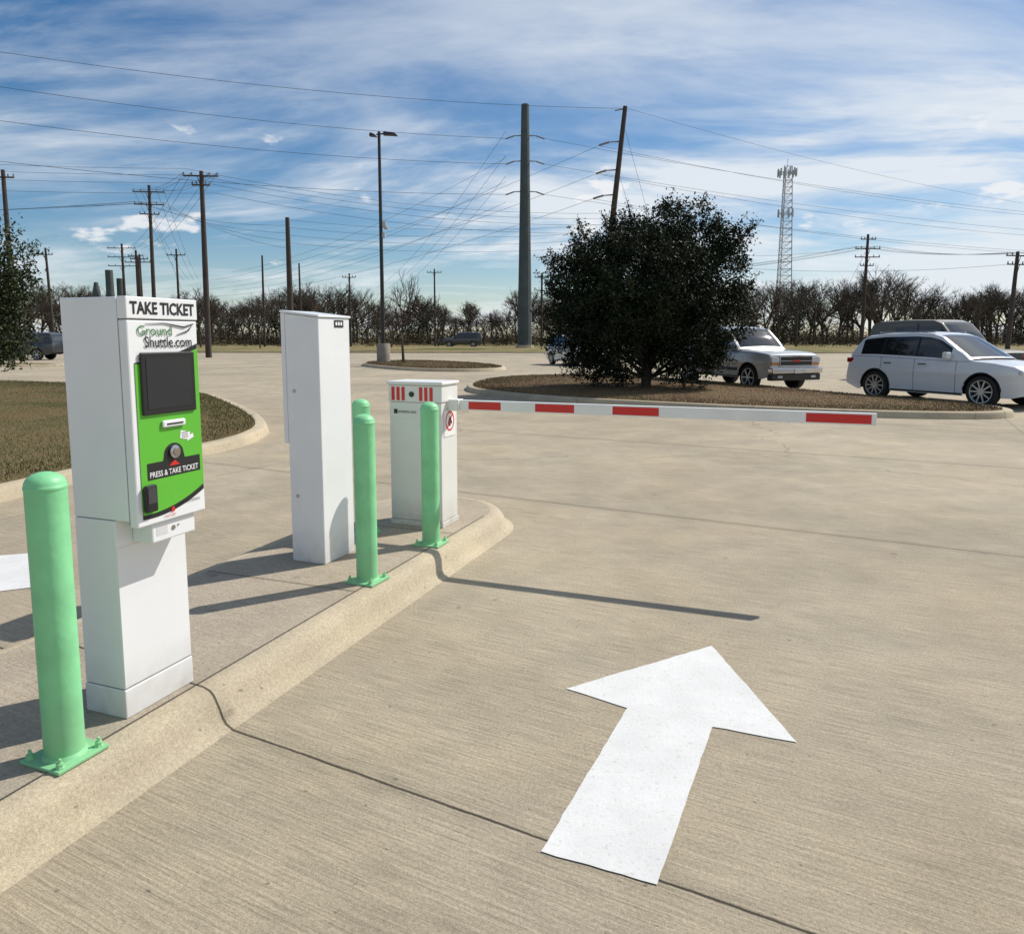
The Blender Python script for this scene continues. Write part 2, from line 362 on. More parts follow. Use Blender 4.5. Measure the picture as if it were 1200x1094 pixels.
m=MB(); m.lathe([(.010,-.1075),(.010,-.104)],12,0,(.01,0,.742),'y'); m.lathe([(.004,-.1085),(.004,-.104)],8,0,(.035,0,.748),'y'); m.obj('lock',[M_metal],tm)
F=-.1225
def flat(pts,y=F,mat=None,name='graphic'):
    m=MB(); m.add([(p[0],y,p[1]) for p in pts],[tuple(range(len(pts)))]); return m.obj(name,[mat],tm,recalc=False)
def curve(x0,z0,x1,z1,bow,k=14): return [(x0+(x1-x0)*i/k, z0+(z1-z0)*i/k+bow*4*(i/k)*(1-i/k)) for i in range(k+1)]
gx0,gx1=-.148,W-.006
flat(curve(gx0,.808,gx1,.872,-.022)+curve(gx1,1.475,gx0,1.405,-.012),F+.001,mat=M_text,name='graphic_border')
flat(curve(gx0,.825,gx1,.895,-.022)+curve(gx1,1.455,gx0,1.400,-.012),F,mat=M_gpanel,name='green_graphic')
m=MB(); m.box(-.128,.138,F-.010,F-.0005,1.205,1.443); m.obj('screen_bezel',[M_black],tm,bevel=.006)
m=MB(); m.box(-.106,.116,F-.0115,F-.010,1.228,1.423); m.obj('screen',[M_screen],tm)
m=MB(); m.box(-.040,.075,F-.012,F-.0005,1.150,1.178); m.obj('ticket_slot',[M_white],tm,bevel=.006)
m=MB(); m.box(-.022,.060,F-.0135,F-.012,1.160,1.166); m.obj('slot_opening',[M_black],tm)
flat([(.050,1.098),(.098,1.088),(.104,1.118),(.056,1.130)],F-.001,mat=M_textw,name='ticket_icon')
flat([(.085,1.082),(.122,1.096),(.118,1.112),(.096,1.106)],F-.0015,mat=M_textw,name='hand_icon')
m=MB()
for i in range(3): m.box(.060,.092,F-.0022,F-.0012,1.1005+i*.009,1.1025+i*.009)
m.obj('icon_lines',[M_text],tm)
bn=[(-.118,.955),(.150,.955),(.150,1.020),(.070,1.020)]+[(.015+.050*math.cos(R(t)),1.040+.045*math.sin(R(t))) for t in range(0,181,20)]+[(-.040,1.020),(-.118,1.020)]
flat(bn,F-.001,mat=M_text,name='banner')
text('PRESS & TAKE TICKET',tm,'banner_text',(.015,F-.002,.974),.245,.022,M_textw,bold=.01)
flat([(-.012,.996),(.042,.996),(.015,1.018)],F-.002,mat=M_red,name='pointer')
m=MB(); m.lathe([(.026,F-.003),(.026,F-.010),(.019,F-.013)],20,0,(.015,0,1.05),'y'); m.obj('button_ring',[M_metal],tm,smooth=40)
m=MB(); m.lathe([(.015,F-.0135),(.013,F-.017)],20,0,(.015,0,1.05),'y'); m.obj('button',[simple('button_face',(.3,.25,.2),.3,metal=.6)],tm,smooth=40)
m=MB(); m.box(-.148,-.092,F-.022,F-.002,.835,.94); m.obj('card_reader',[M_black],tm,bevel=.008)
m=MB(); m.box(-.140,-.100,F-.0235,F-.022,.87,.93); m.obj('reader_face',[simple('reader_grey',(.05,.05,.055),.25)],tm)
text('TAKE TICKET',tm,'header_text',(0,-.1255,1.609),.312,.048,M_text,bold=.03)
text('Ground',tm,'logo_text',(-.045,F-.001,1.525),.165,.038,M_textg,bold=.006)
text('Shuttle.com',tm,'logo_text_2',(.02,F-.001,1.482),.235,.042,M_text,bold=.008)
m=MB(); m.tube([(-.09,F-.001,1.550),(0,F-.001,1.554),(.10,F-.001,1.540),(.150,F-.001,1.554),(.12,F-.001,1.525),(.06,F-.001,1.508)],[.001,.002,.003,.002,.003,.001],4); m.obj('logo_swoosh',[M_text],tm)
text('AMERICAN PARKING',tm,'maker_text',(.085,F-.001,.838),.11,.010,M_text)
text('TICKETS HERE',tm,'label_text',(-.02,F-.001,.800),.06,.008,M_red)
flat([(-.012,.812),(.006,.812),(.003,.832),(-.010,.830)],F-.001,mat=M_red,name='red_mark')
flat([(-.075,.725),(-.02,.725),(-.02,.76),(-.075,.76)],-.1056,mat=simple('label',(.6,.6,.6),.5),name='label')
# ------------------------------------------------------------------ control cabinet
cc=empty('control_cabinet',(-1.175,4.889,.15),ROT-R(1.5)); w=.172
m=MB(); d=.262
m.add([(-w,0,0),(w,0,0),(w,d,0),(-w,d,0),(-w,0,1.625),(w,0,1.625),(w,d,1.655),(-w,d,1.655)],[(0,3,2,1),(4,5,6,7),(0,1,5,4),(1,2,6,5),(2,3,7,6),(3,0,4,7)])
m.obj('body',[M_white],cc,bevel=.006)
m=MB(); m.box(-w-.001,w+.001,d+.002,d+.035,.80,1.66); m.obj('rear_hood',[M_white],cc,bevel=.005)
m=MB(); a_=.008
vs=[(-w-a_,-a_,1.627),(w+a_,-a_,1.627),(w+a_,d+.036,1.662),(-w-a_,d+.036,1.662)]; vs+=[(p[0],p[1],p[2]+.014) for p in vs]
m.add(vs,[(0,3,2,1),(4,5,6,7),(0,1,5,4),(1,2,6,5),(2,3,7,6),(3,0,4,7)]); m.obj('cap',[M_white],cc,bevel=.003)
m=MB()
for z in(.45,1.15): m.lathe([(.013,-w-.006),(.013,-w)],14,0,(0,d-.06,z),'x')
m.obj('locks',[M_metal],cc)
m=MB(); m.box(.0,.10,-.0035,-.001,1.565,1.612); m.obj('label',[M_black],cc)
for i in range(3):
    m=MB(); m.box(.010+i*.028,.028+i*.028,-.005,-.0037,1.578,1.600); m.obj('label_mark',[M_textw],cc)
m=MB(); m.box(-w-.0015,-w-.0005,.004,d-.004,.02,1.60);m.obj('side_door',[M_white],cc)
# ------------------------------------------------------------------ barrier gate
x,y=site(-2.725,5.26); bg=empty('barrier_gate',(x,y,.15),ROT)
m=MB(); m.box(-.145,.145,-.228,.228,.045,.99); m.obj('cabinet',[M_white2],bg,bevel=.006)
m=MB(); m.box(-.15,.15,-.235,.235,0,.043); m.obj('base',[M_white2],bg,bevel=.003)
m=MB(); m.box(-.150,.150,-.235,.235,.992,1.125); m.obj('head',[M_white2],bg,bevel=.008)
m=MB(); m.box(-.162,.162,-.247,.247,1.127,1.155); m.obj('lid',[M_white2],bg,bevel=.010)
m=MB(); m.box(-.148,-.1455,-.20,.20,.08,.86); m.obj('door',[M_white2],bg,bevel=.001)
m=MB(); X0=-.1525
for i,yy in enumerate((.19,.145,.10,-.055,-.10,-.145)): m.box(X0,X0+.002,yy-.014,yy+.014,1.005,1.112)
m.obj('reflectors',[M_red],bg)
m=MB(); m.lathe([(.022,X0-.003),(.022,X0+.002)],16,0,(0,.025,1.055),'x'); m.obj('vent',[M_black],bg)
text('AMERICAN',bg,'maker_text',(-.149,.07,.915),.16,.020,M_text,rot=(R(90),0,R(-90)))
m=MB(); m.box(-.150,-.149,.155,.185,.90,.935); m.obj('maker_logo',[M_black],bg)
m=MB(); m.lathe([(.008,-.152),(.008,-.147)],10,0,(0,-.15,.5),'x'); m.obj('lock',[M_metal],bg)
m=MB(); m.box(-.10,.10,-.2325,-.2295,.72,.93); m.obj('warning_sign',[M_textw],bg)
m=MB(); vs=[];fs=[]
for k in range(24):
    t=2*math.pi*k/24
    for rr_ in(.066,.08): vs.append((rr_*math.cos(t),-.2335,.84+rr_*math.sin(t)))
for k in range(24):
    a_=2*k;b_=2*((k+1)%24); fs.append((a_,a_+1,b_+1,b_))
m.add(vs,fs); m.add([(-.056,-.234,.788),(-.044,-.234,.776),(.056,-.234,.892),(.044,-.234,.904)],[(0,1,2,3)])
m.obj('prohibition_ring',[M_red],bg,recalc=False)
m=MB(); m.tube([(-.03,-.2338,.82),(0,-.2338,.87),(.03,-.2338,.82)],.006,4); m.box(-.012,.012,-.2338,-.233,.80,.86); m.obj('pictogram',[M_text],bg)
m=MB(); m.lathe([(.05,-.30),(.05,-.225)],20,0,(0,0,.97),'y'); m.box(-.05,.05,-.33,-.245,.925,1.015); m.obj('arm_bracket',[M_white2],bg,bevel=.004)
segs=[(-.405,-.675,1),(-.955,-1.26,1),(-1.55,-1.885,1),(-2.86,-3.255,1)]; zc=.97; END=3.285
m=MB(); m.box(-.02,.02,-END,-.262,zc-.04,zc+.04,0); m.obj('arm',[M_armw],bg,bevel=.004)
m=MB()
for s0,s1,k in segs:
    m.box(-.0215,-.0205,s1,s0,zc-.030,zc+.030,0); m.box(.0205,.0215,s1,s0,zc-.030,zc+.030,0)
m.obj('arm_red_bands',[M_red],bg)
# ------------------------------------------------------------------ trees
def leaves_at(C,sig,per,size,rngv=(.6,1.2),asp=.45):
    k=len(C)*per; P=np.repeat(C,per,0)+rng.normal(0,1,(k,3))*sig
    a=rng.normal(0,1,(k,3)); a/=np.linalg.norm(a,axis=1)[:,None]; b=rng.normal(0,1,(k,3)); b-=a*np.sum(a*b,1)[:,None]; b/=np.linalg.norm(b,axis=1)[:,None]
    s=size*rng.uniform(*rngv,(k,1)); V=np.stack([P-a*s,P+b*s*asp,P+a*s,P-b*s*asp],1)
    return V
def lobed_tree(name,base,lobes,nclump,per,size,sig,mat,shoots=150,seed=1,H=5.5,trunk=.16):
    r_=np.random.default_rng(seed); e=empty(name,base); Lb=np.array(lobes,float)
    pr=Lb[:,3]**2; pr/=pr.sum(); idx=r_.choice(len(Lb),nclump,p=pr)
    d=r_.normal(0,1,(nclump,3)); d/=np.linalg.norm(d,axis=1)[:,None]
    f=np.where(r_.uniform(0,1,nclump)<.78,r_.uniform(.78,1.0,nclump),r_.uniform(.2,.78,nclump))
    f*=1+.10*np.sin(d[:,0]*9+idx)+.08*np.sin(d[:,2]*11+idx*2)
    C=Lb[idx,:3]+d*(Lb[idx,3]*f)[:,None]; C=C[C[:,2]>.12]; k=len(C)
    V=[leaves_at(C,sig*.75,per,size)]
    sc=Lb[:,:3].mean(0)
    out=np.linalg.norm((C-sc)*np.array([1,1,.9]),axis=1); cand=np.argsort(-out)[:k//2]; idx=r_.choice(cand,shoots)
    dirs=C[idx]-sc; dirs/=np.linalg.norm(dirs,axis=1)[:,None]; dirs[:,2]+=r_.uniform(.1,1.2,shoots); dirs+=r_.normal(0,.25,(shoots,3)); dirs/=np.linalg.norm(dirs,axis=1)[:,None]
    Ls=r_.uniform(.15,1,shoots)**1.5*.62*(sig/.22)+.15
    tw=MB()
    for i in range(shoots):
        p=C[idx[i]]; q=p+dirs[i]*Ls[i]; tw.tube([p,q],[.012,.004],3,0,False)
        T=np.linspace(.1,1,8)[:,None]; V.append(leaves_at(p+(q-p)*T,sig*.22,6,size*.8))
    V=np.concatenate(V); V[:,:,2]=np.maximum(V[:,:,2],.02)
    np_obj('foliage',V.reshape(-1,3),np.arange(len(V)*4).reshape(-1,4),[mat],e)
    tw.tube([(0,0,-.1),(.05,0,H*.2),(-.05,.05,H*.45),(0,0,H*.7)],[trunk,trunk*.8,trunk*.5,.02],10)
    for i in range(50):
        c=C[r_.integers(0,k)]; z0=max(.15,c[2]*r_.uniform(.15,.45)); mid=Vector((c[0]*.45,c[1]*.45,z0+(c[2]-z0)*.65))
        tw.tube([(0,0,z0),mid,c],[trunk*.4,trunk*.25,.01],5,0,False)
    tw.obj('trunk',[M_bark],e,recalc=False)
    return e
lobed_tree('evergreen_tree',(3.97,21.8,.12),[(-1.9,0,3.25,1.0),(-2.05,.3,2.05,1.05),(-1.4,-.3,3.95,.85),(-.6,.1,4.35,.75),(.35,0,4.55,.85),(1.25,.2,4.35,.9),(2.1,0,4.1,.75),(2.15,-.2,3.3,.85),(1.95,-.3,2.3,.95),(1.1,-.5,1.45,1.15),(-.6,-.6,1.45,1.3),(0,-.5,3,1.8),(.2,.9,3,1.9),(1.4,.5,1.3,.85),(-1.5,.5,1.1,.9),(0,1.2,1.6,1.5),(.3,-.9,2.6,1.4),(-1,-.9,2.4,1.2),(2.65,.2,3.8,.4),(-2.45,0,3.6,.4),(2.6,0,4.5,.35)],
 860,140,.056,.21,M_leaf,380,3)
lobed_tree('oak_tree',(-10.85,14.2,.12),[(0,0,2.2,1.35),(.5,0,3.1,.9),(-.4,.2,3.4,.9),(.7,-.2,1.6,.9),(.9,.1,2.4,.75),(-.8,0,1.6,1.0),(0,-.6,1.5,.9),(.1,0,3.9,.45)],330,150,.042,.18,M_leaf2,150,5,H=4.3,trunk=.12)
def bare_tree_arrays(seed,H=9,depth=5,kids=3,thick=1.0):
    r_=random.Random(seed); V=[];F=[]
    def br(p,d,l,r,k):
        q=p+d*l; n=3
        a=d.cross(Vector((0,0,1)) if abs(d.z)<.9 else Vector((1,0,0))).normalized(); b=d.cross(a)
        o=len(V)
        for c,rad in((p,r),(q,r*.62)):
            for i in range(n):
                t=2*math.pi*i/n; V.append(c+(a*math.cos(t)+b*math.sin(t))*rad)
        for i in range(n):
            j=(i+1)%n; F.append((o+i,o+j,o+n+j,o+n+i))
        if k==0: return
        for i in range(kids if k<depth else kids+1):
            nd=(d+Vector((r_.gauss(0,.5),r_.gauss(0,.5),r_.gauss(.15,.3)))).normalized()
            st=p+d*l*(r_.uniform(.55,1.0) if i else 1)
            br(st,nd,l*r_.uniform(.6,.85),r*.6,k-1)
    br(Vector((0,0,0)),Vector((r_.gauss(0,.06),r_.gauss(0,.06),1)).normalized(),H*.24,H*.018*thick,depth)
    V=np.array([tuple(v) for v in V]); V*=H/V[:,2].max(); V[:,2]=np.maximum(V[:,2],0)
    return V,np.array(F)
temps=[bare_tree_arrays(s,10,6,3,1.2) for s in range(6)]
VV=[];FF=[];o=0
def put(V,F,x,y,s,sz,rot):
    global o
    c,s_=math.cos(rot),math.sin(rot); W_=np.stack([(V[:,0]*c-V[:,1]*s_)*s+x,(V[:,0]*s_+V[:,1]*c)*s+y,V[:,2]*sz],1)
    VV.append(W_);FF.append(F+o);o+=len(V)
NT=330
for i in range(NT):
    u=-1.3+2.6*(i+random.random())/NT; y=random.uniform(150,225); x=u*y
    h=random.uniform(8.5,14)*(y/170)**.9*(1.10 if u>.3 else .95)/10
    h*=1+.14*math.sin(u*17)+.12*math.sin(u*41)
    V,F=random.choice(temps); put(V,F,x,y,h*1.05,h,random.uniform(0,6.28))
V=np.concatenate(VV);F=np.concatenate(FF)
tl=empty('distant_treeline')
np_obj('bare_trees',V,F,[M_twig],tl)
k=12000; u=rng.uniform(-1.3,1.3,k); y=rng.uniform(148,215,k); hz=rng.uniform(.2,1,k)*7.4*(.8+.28*np.sin(u*23)+.2*np.sin(u*61)+.18*np.sin(u*140))*y/170; hz=np.clip(hz,.5,10)
C=np.stack([u*y,y,hz*rng.uniform(.05,1,k)],1)
Vb=leaves_at(C,np.array([1.2,1.2,.8]),18,.36,asp=.2); Vb[:,:,2]=np.maximum(Vb[:,:,2],0)
np_obj('undergrowth',Vb.reshape(-1,3),np.arange(len(Vb)*4).reshape(-1,4),[M_brush],tl)
Cs=[]
for i in range(34):
    u=random.uniform(-1.2,1.2); y=random.uniform(148,190); h=random.uniform(4.5,10); x=u*y
    for j in range(30):
        t=random.random()*6.28; zz=random.uniform(.2,1)*h; rr_=random.uniform(.2,1)*h*.42*math.sin(math.pi*min(1,max(.15,zz/h*.85)))
        Cs.append((x+rr_*math.cos(t)*1.3,y+rr_*math.sin(t),zz))
Ve=leaves_at(np.array(Cs),.6,36,.26); Ve[:,:,2]=np.maximum(Ve[:,:,2],0); np_obj('evergreens',Ve.reshape(-1,3),np.arange(len(Ve)*4).reshape(-1,4),[M_leaf2],tl)
def bare_tree(x,y,h,seed,wide=.8):
    V,F=bare_tree_arrays(seed,h,5,3); V[:,:2]*=wide; V+=np.array([x,y,0.1]); np_obj('bare_tree',V,F,[M_twig])
bare_tree(-6.4,43.5,5.6,11,.7); bare_tree(-30,88,6.5,12); bare_tree(-15,92,5.5,13); bare_tree(-24,95,7,14); bare_tree(-10,100,7,15)
bare_tree(46,92,8.5,16); bare_tree(30,98,8,17); bare_tree(60,95,8.5,18); bare_tree(-40,95,7.5,19); bare_tree(-19,104,8,20); bare_tree(52,98,8,21)
Cs=[]
for i in range(36):
    x=-75+i*3.0+random.uniform(-1.2,1.2); hh=random.uniform(.6,2.2); yy=random.uniform(101,112)
    if random.random()<.3: continue
    for j in range(10): Cs.append((x+random.gauss(0,.6),yy+random.gauss(0,.5),.3+random.random()*hh))
for i in range(24):
    x=24+i*3.6+random.uniform(-1.2,1.2); hh=random.uniform(.6,2.2); yy=random.uniform(96,106)
    for j in range(9): Cs.append((x+random.gauss(0,.6),yy+random.gauss(0,.5),.2+random.random()*hh))
Vs=leaves_at(np.array(Cs),.32,36,.13,asp=.3); np_obj('shrub_row',Vs.reshape(-1,3),np.arange(len(Vs)*4).reshape(-1,4),[M_brush])
# ------------------------------------------------------------------ poles
M_wood=simple('creosote_wood',(.05,.038,.031),.9,var=.25,scale=2)
M_steelp=simple('weathered_steel',(.055,.072,.074),.75,var=.2,scale=.6)
M_lampm=simple('bronze_paint',(.015,.014,.013),.5)
M_ins=simple('porcelain',(.16,.155,.155),.4)
M_galv=simple('galvanised',(.42,.43,.45),.5,metal=.3)
def pole(x,y,h,lean=(0,0),r=.17,arms=(),name='utility_pole'):
    e=empty(name,(x,y,0)); m=MB(); m.tube([(0,0,-.3),(lean[0]*.5,lean[1]*.5,h*.5),(lean[0],lean[1],h)],[r*1.15,r,r*.72],10)
    ins=MB(); pts=[]
    for (z,hl,ang) in arms:
        cx,cy=lean[0]*z/h,lean[1]*z/h; c,s_=math.cos(R(ang)),math.sin(R(ang))
        p=Vector((cx-c*hl,cy-s_*hl-.15,z)); q=Vector((cx+c*hl,cy+s_*hl-.15,z)); m.tube([p,q],.075,4)
        if hl>.9: 
            m.tube([(cx,cy-.15,z-.9),p*.4+q*.6],.03,4); m.tube([(cx,cy-.15,z-.9),p*.6+q*.4],.03,4)
        for f in(-.95,-.5,.5,.95):
            P=Vector((cx+c*hl*f,cy+s_*hl*f-.15,z)); ins.tube([P,P+Vector((0,0,.28))],[.07,.05],6); pts.append((P.x+x,P.y+y,z+.28))
    m.obj('shaft',[M_wood],e,smooth=50)
    if arms: ins.obj('insulators',[M_ins],e)
    return e,pts
p1,pt1=pole(-24.7,60,14.7,(.1,0),.22,[(14.3,1.35,5),(13.6,.7,5)])
p2,pt2=pole(-38.6,80,17.6,(.2,0),.2,[(16.9,1.6,8),(15.6,1.5,8),(14.6,1.0,8)])
p3,pt3=pole(-20.9,70,12.7,(0,0),.27,[])
p4,pt4=pole(-40.3,60,14.8,(0,0),.2,[(14.2,.9,5)])
pole(-62,100,13.5,(-.3,0),.18,[(12.6,1.,0)]); 
_,pt5=pole(-62.5,120,16.5,(0,0),.22,[(15.8,2.2,4),(14.4,2.2,4),(13,2.2,4)])
pole(-60.3,120,15.5,(0,0),.22,[(14.6,1.2,4)])
pole(-46,92,11.5,(0,0),.16,[(10.8,1.6,0)]); pole(-43.5,97,13,(0,0),.16,[(12.2,1.2,0)])
pole(-33.5,100,12.5,(.1,0),.16); pole(-28.5,100,11.5,(0,0),.15); pole(-47.8,96,12.2,(0,0),.16,[(11.6,1.1,5)])
pole(-24,110,11,(0,0),.15,[(10.4,1,0)]); pole(-13,125,13,(0,0),.16,[(12.4,1.2,0)])
pole(4.2,105,10.6,(0,0),.16,[(10,1,0)])
p6,pt6=pole(42.6,90,13.9,(.1,0),.2,[(13.3,.9,0),(12.2,1.5,0),(11.2,1.5,0),(10.2,.8,0)])
p7,pt7=pole(47.0,70,9.6,(.3,0),.2,[(9.2,1.3,10),(8.4,1.1,10)])
pole(40,104,8.5,(0,0),.14); pole(66,105,8,(.2,0),.14); pole(17.5,95,9,(0,0),.12)
sp=empty('steel_transmission_pole',(1.55,90,0)); m=MB()
m.lathe([(.86,-.1),(.84,4),(.62,18),(.46,28.8)],12); m.obj('shaft',[M_steelp],sp,smooth=20)
m=MB(); m.lathe([(1.1,-.1),(1.1,.7)],16); m.obj('footing',[M_curb],sp)
m=MB(); HS=[25.2,22.3,18.8]
for z in HS:
    for d in(-1,1): m.tube([(0,0,z+.1),(d*1.3,-.2,z)],[.08,.05],6); m.tube([(d*1.3,-.2,z),(d*2.3,-.2,z-.35)],[.08,.08],6)
m.obj('insulators',[M_ins],sp)
lp,_=pole(8.7,75,24.1,(2.4,0),.3,[]); 
m=MB()
def lean(z): return 2.4*z/24.1
HW=[20.7,18,15.6]
for z in HW:
    m.tube([(lean(z),0,z+.1),(lean(z)-1.2,-.1,z)],[.08,.05],6); m.tube([(lean(z)-1.2,-.1,z),(lean(z)-2.2,-.1,z-.3)],.1,6)
m.tube([(lean(23.9)-1,0,23.7),(lean(23.9),0,23.9)],.06,5)
m.obj('insulators',[M_ins],lp)
m=MB(); m.lathe([(.75,0),(.6,11),(.6,12.8)],14,0,(-67.5,125,0)); m.lathe([(.8,0),(.65,9),(.3,10.8)],14,0,(-69.8,125,0)); m.lathe([(.7,0),(.5,11.5)],14,0,(-66.3,126,0)); m.obj('steel_stacks',[M_steelp],None,smooth=30)
wm=MB()
def wire(p,q,sag,r=.022,k=18):
    p=Vector(p);q=Vector(q); pts=[]
    for i in range(k+1):
        t=i/k; c=p.lerp(q,t); c.z-=4*sag*t*(1-t); pts.append(c)
    wm.tube(pts,r*.82,3,0,False)
wire((-64,45,24),(10.9,75,23.9),2.0,.024)
for z in HS: 
    wire((-72,54,z+.2),(-.75,89.8,z-.3),1.8,.028)
    wire((3.8,89.8,z-.3),(135,135,z*.85),2.2,.024)
for z in HW:
    wire((lean(z)+6.5,75,z-.3),(115,120,z*.95),2.2,.020)
    wire((lean(z)+6.5,75,z-.3),(-62,150,z*.62),2.,.024)
    wire((-.75,89.8,z+2),(-60,160,z*.75),2,.026)
    wire((-.75,89.8,z+5),(-30,165,z*.6),2,.024)
wire((11,75,24),(110,125,21),2,.018)
for i,pz in enumerate((15.1,14.6,14.0,13.2)):
    wire((-24.7+(i-1.5)*.8,60,pz-.2),(9.5+(i-1.5)*.3,75,pz-1.2),1.0,.018)
    wire((-24.7+(i-1.5)*.8,60,pz-.2),(-80,38,pz),1.2,.017)
for i in range(4):
    wire(pt1[i],pt2[i],.6,.02); wire(pt2[i],(-66+i,150,13),1,.024); wire(pt1[i],(-62+i*1.2,120,15.5),1.0,.02)
    wire(pt2[i+4],(-100,70,14+i*.2),1.2,.02); wire(pt2[i+4],(-20.9,70,12-i*.7),.7,.018)
    wire((-20.9,70,12.5-i*.7),(8.9,75,12.8-i*.7),.7,.016)
    wire(pt6[4+i],(47.4+(i-1.5)*.8,70,9.5),.5,.018); wire(pt6[4+i],(4.2+(i-1.5)*.4,105,10.2),1.2,.022); wire(pt7[i],(75,52,9.4),.8,.014)
wire((8.9,75,11),(42.6,90,12.5),1.2,.02); wire((8.9,75,10),(47.4,70,8.5),1.2,.018)
for z,dx in((22.5,7),(18,6),(14,5)): wire((8.7+lean(z),75,z),(8.7+lean(z)+dx*.9,73,0),0,.02,3)
wire((42.6,90,12),(36,88,0),0,.025,3); wire((42.6,90,10),(38,88,0),0,.025,3); wire((-38.5,80,15),(-33,80,0),0,.02,3)
wm.obj('power_lines',[simple('wire',(.05,.06,.07),.6,metal=.2)],None,recalc=False)
rt=empty('radio_tower',(90.8,250,0)); m=MB(); H=57.5; nseg=26
def leg(i,z): 
    h=3.0-(3.0-1.3)*z/H; c=[(-h,-h*.6),(h,-h*.6),(0,h)][i]; return (c[0],c[1],z)
for i in range(3): m.tube([leg(i,0),leg(i,H)],.17,5)
for s_ in range(nseg):
    z0,z1=H*s_/nseg,H*(s_+1)/nseg
    for i in range(3):
        j=(i+1)%3; m.tube([leg(i,z0),leg(j,z1)],.085,3,0,False); m.tube([leg(j,z0),leg(i,z1)],.085,3,0,False); m.tube([leg(i,z1),leg(j,z1)],.085,3,0,False)
m.obj('lattice',[M_galv],rt)
m=MB()
for z,rad,n in((55.5,2.9,12),(42.5,2.4,8)):
    for k in range(n):
        t=2*math.pi*k/n; x_,y_=rad*math.cos(t),rad*math.sin(t); m.box(x_-.2,x_+.2,y_-.2,y_+.2,z-1.2,z+1.2); t2=2*math.pi*(k+1)/n
        m.tube([(x_,y_,z),(rad*math.cos(t2),rad*math.sin(t2),z)],.08,3); m.tube([(0,0,z),(x_,y_,z)],.06,3)
m.tube([(0,0,57),(0,0,60)],.08,4)
m.obj('antennas',[M_galv],rt)
sl=empty('street_lamp',(-7.8,44.7,0)); 
m=MB(); m.lathe([(.40,0),(.40,1.22),(.36,1.27)],24); m.obj('pedestal',[simple('pedestal_concrete',(.24,.215,.18),.9,var=.15,scale=3)],sl,smooth=40)
m=MB(); m.lathe([(.2,1.27),(.2,1.31),(.13,1.32)],16); m.tube([(0,0,1.3),(0,0,13.6)],[.125,.085],12); m.tube([(-.15,0,13.45),(.55,-.1,13.5)],.045,6); m.obj('pole',[M_lampm],sl,smooth=40)
m=MB()
for x0,x1,zo in((.25,1.1,.0),(-.55,-.1,-.06)):
    m.add([(x0,-.28,13.40+zo),(x1,-.28,13.36+zo),(x1,.12,13.36+zo),(x0,.12,13.40+zo),(x0+.05,-.2,13.60+zo),(x1-.15,-.2,13.5+zo),(x1-.15,.06,13.5+zo),(x0+.05,.06,13.60+zo)],[(0,3,2,1),(4,5,6,7),(0,1,5,4),(1,2,6,5),(2,3,7,6),(3,0,4,7)])
m.obj('luminaires',[M_lampm],sl,bevel=.02)
m=MB(); m.box(.1,.3,-.1,.1,8.15,8.45); m.lathe([(.10,8.0),(.15,8.08),(.13,8.2)],12,0,(.32,-.1,0)); m.box(.08,.24,-.1,.1,7.55,7.85); m.obj('security_camera',[M_galv],sl)
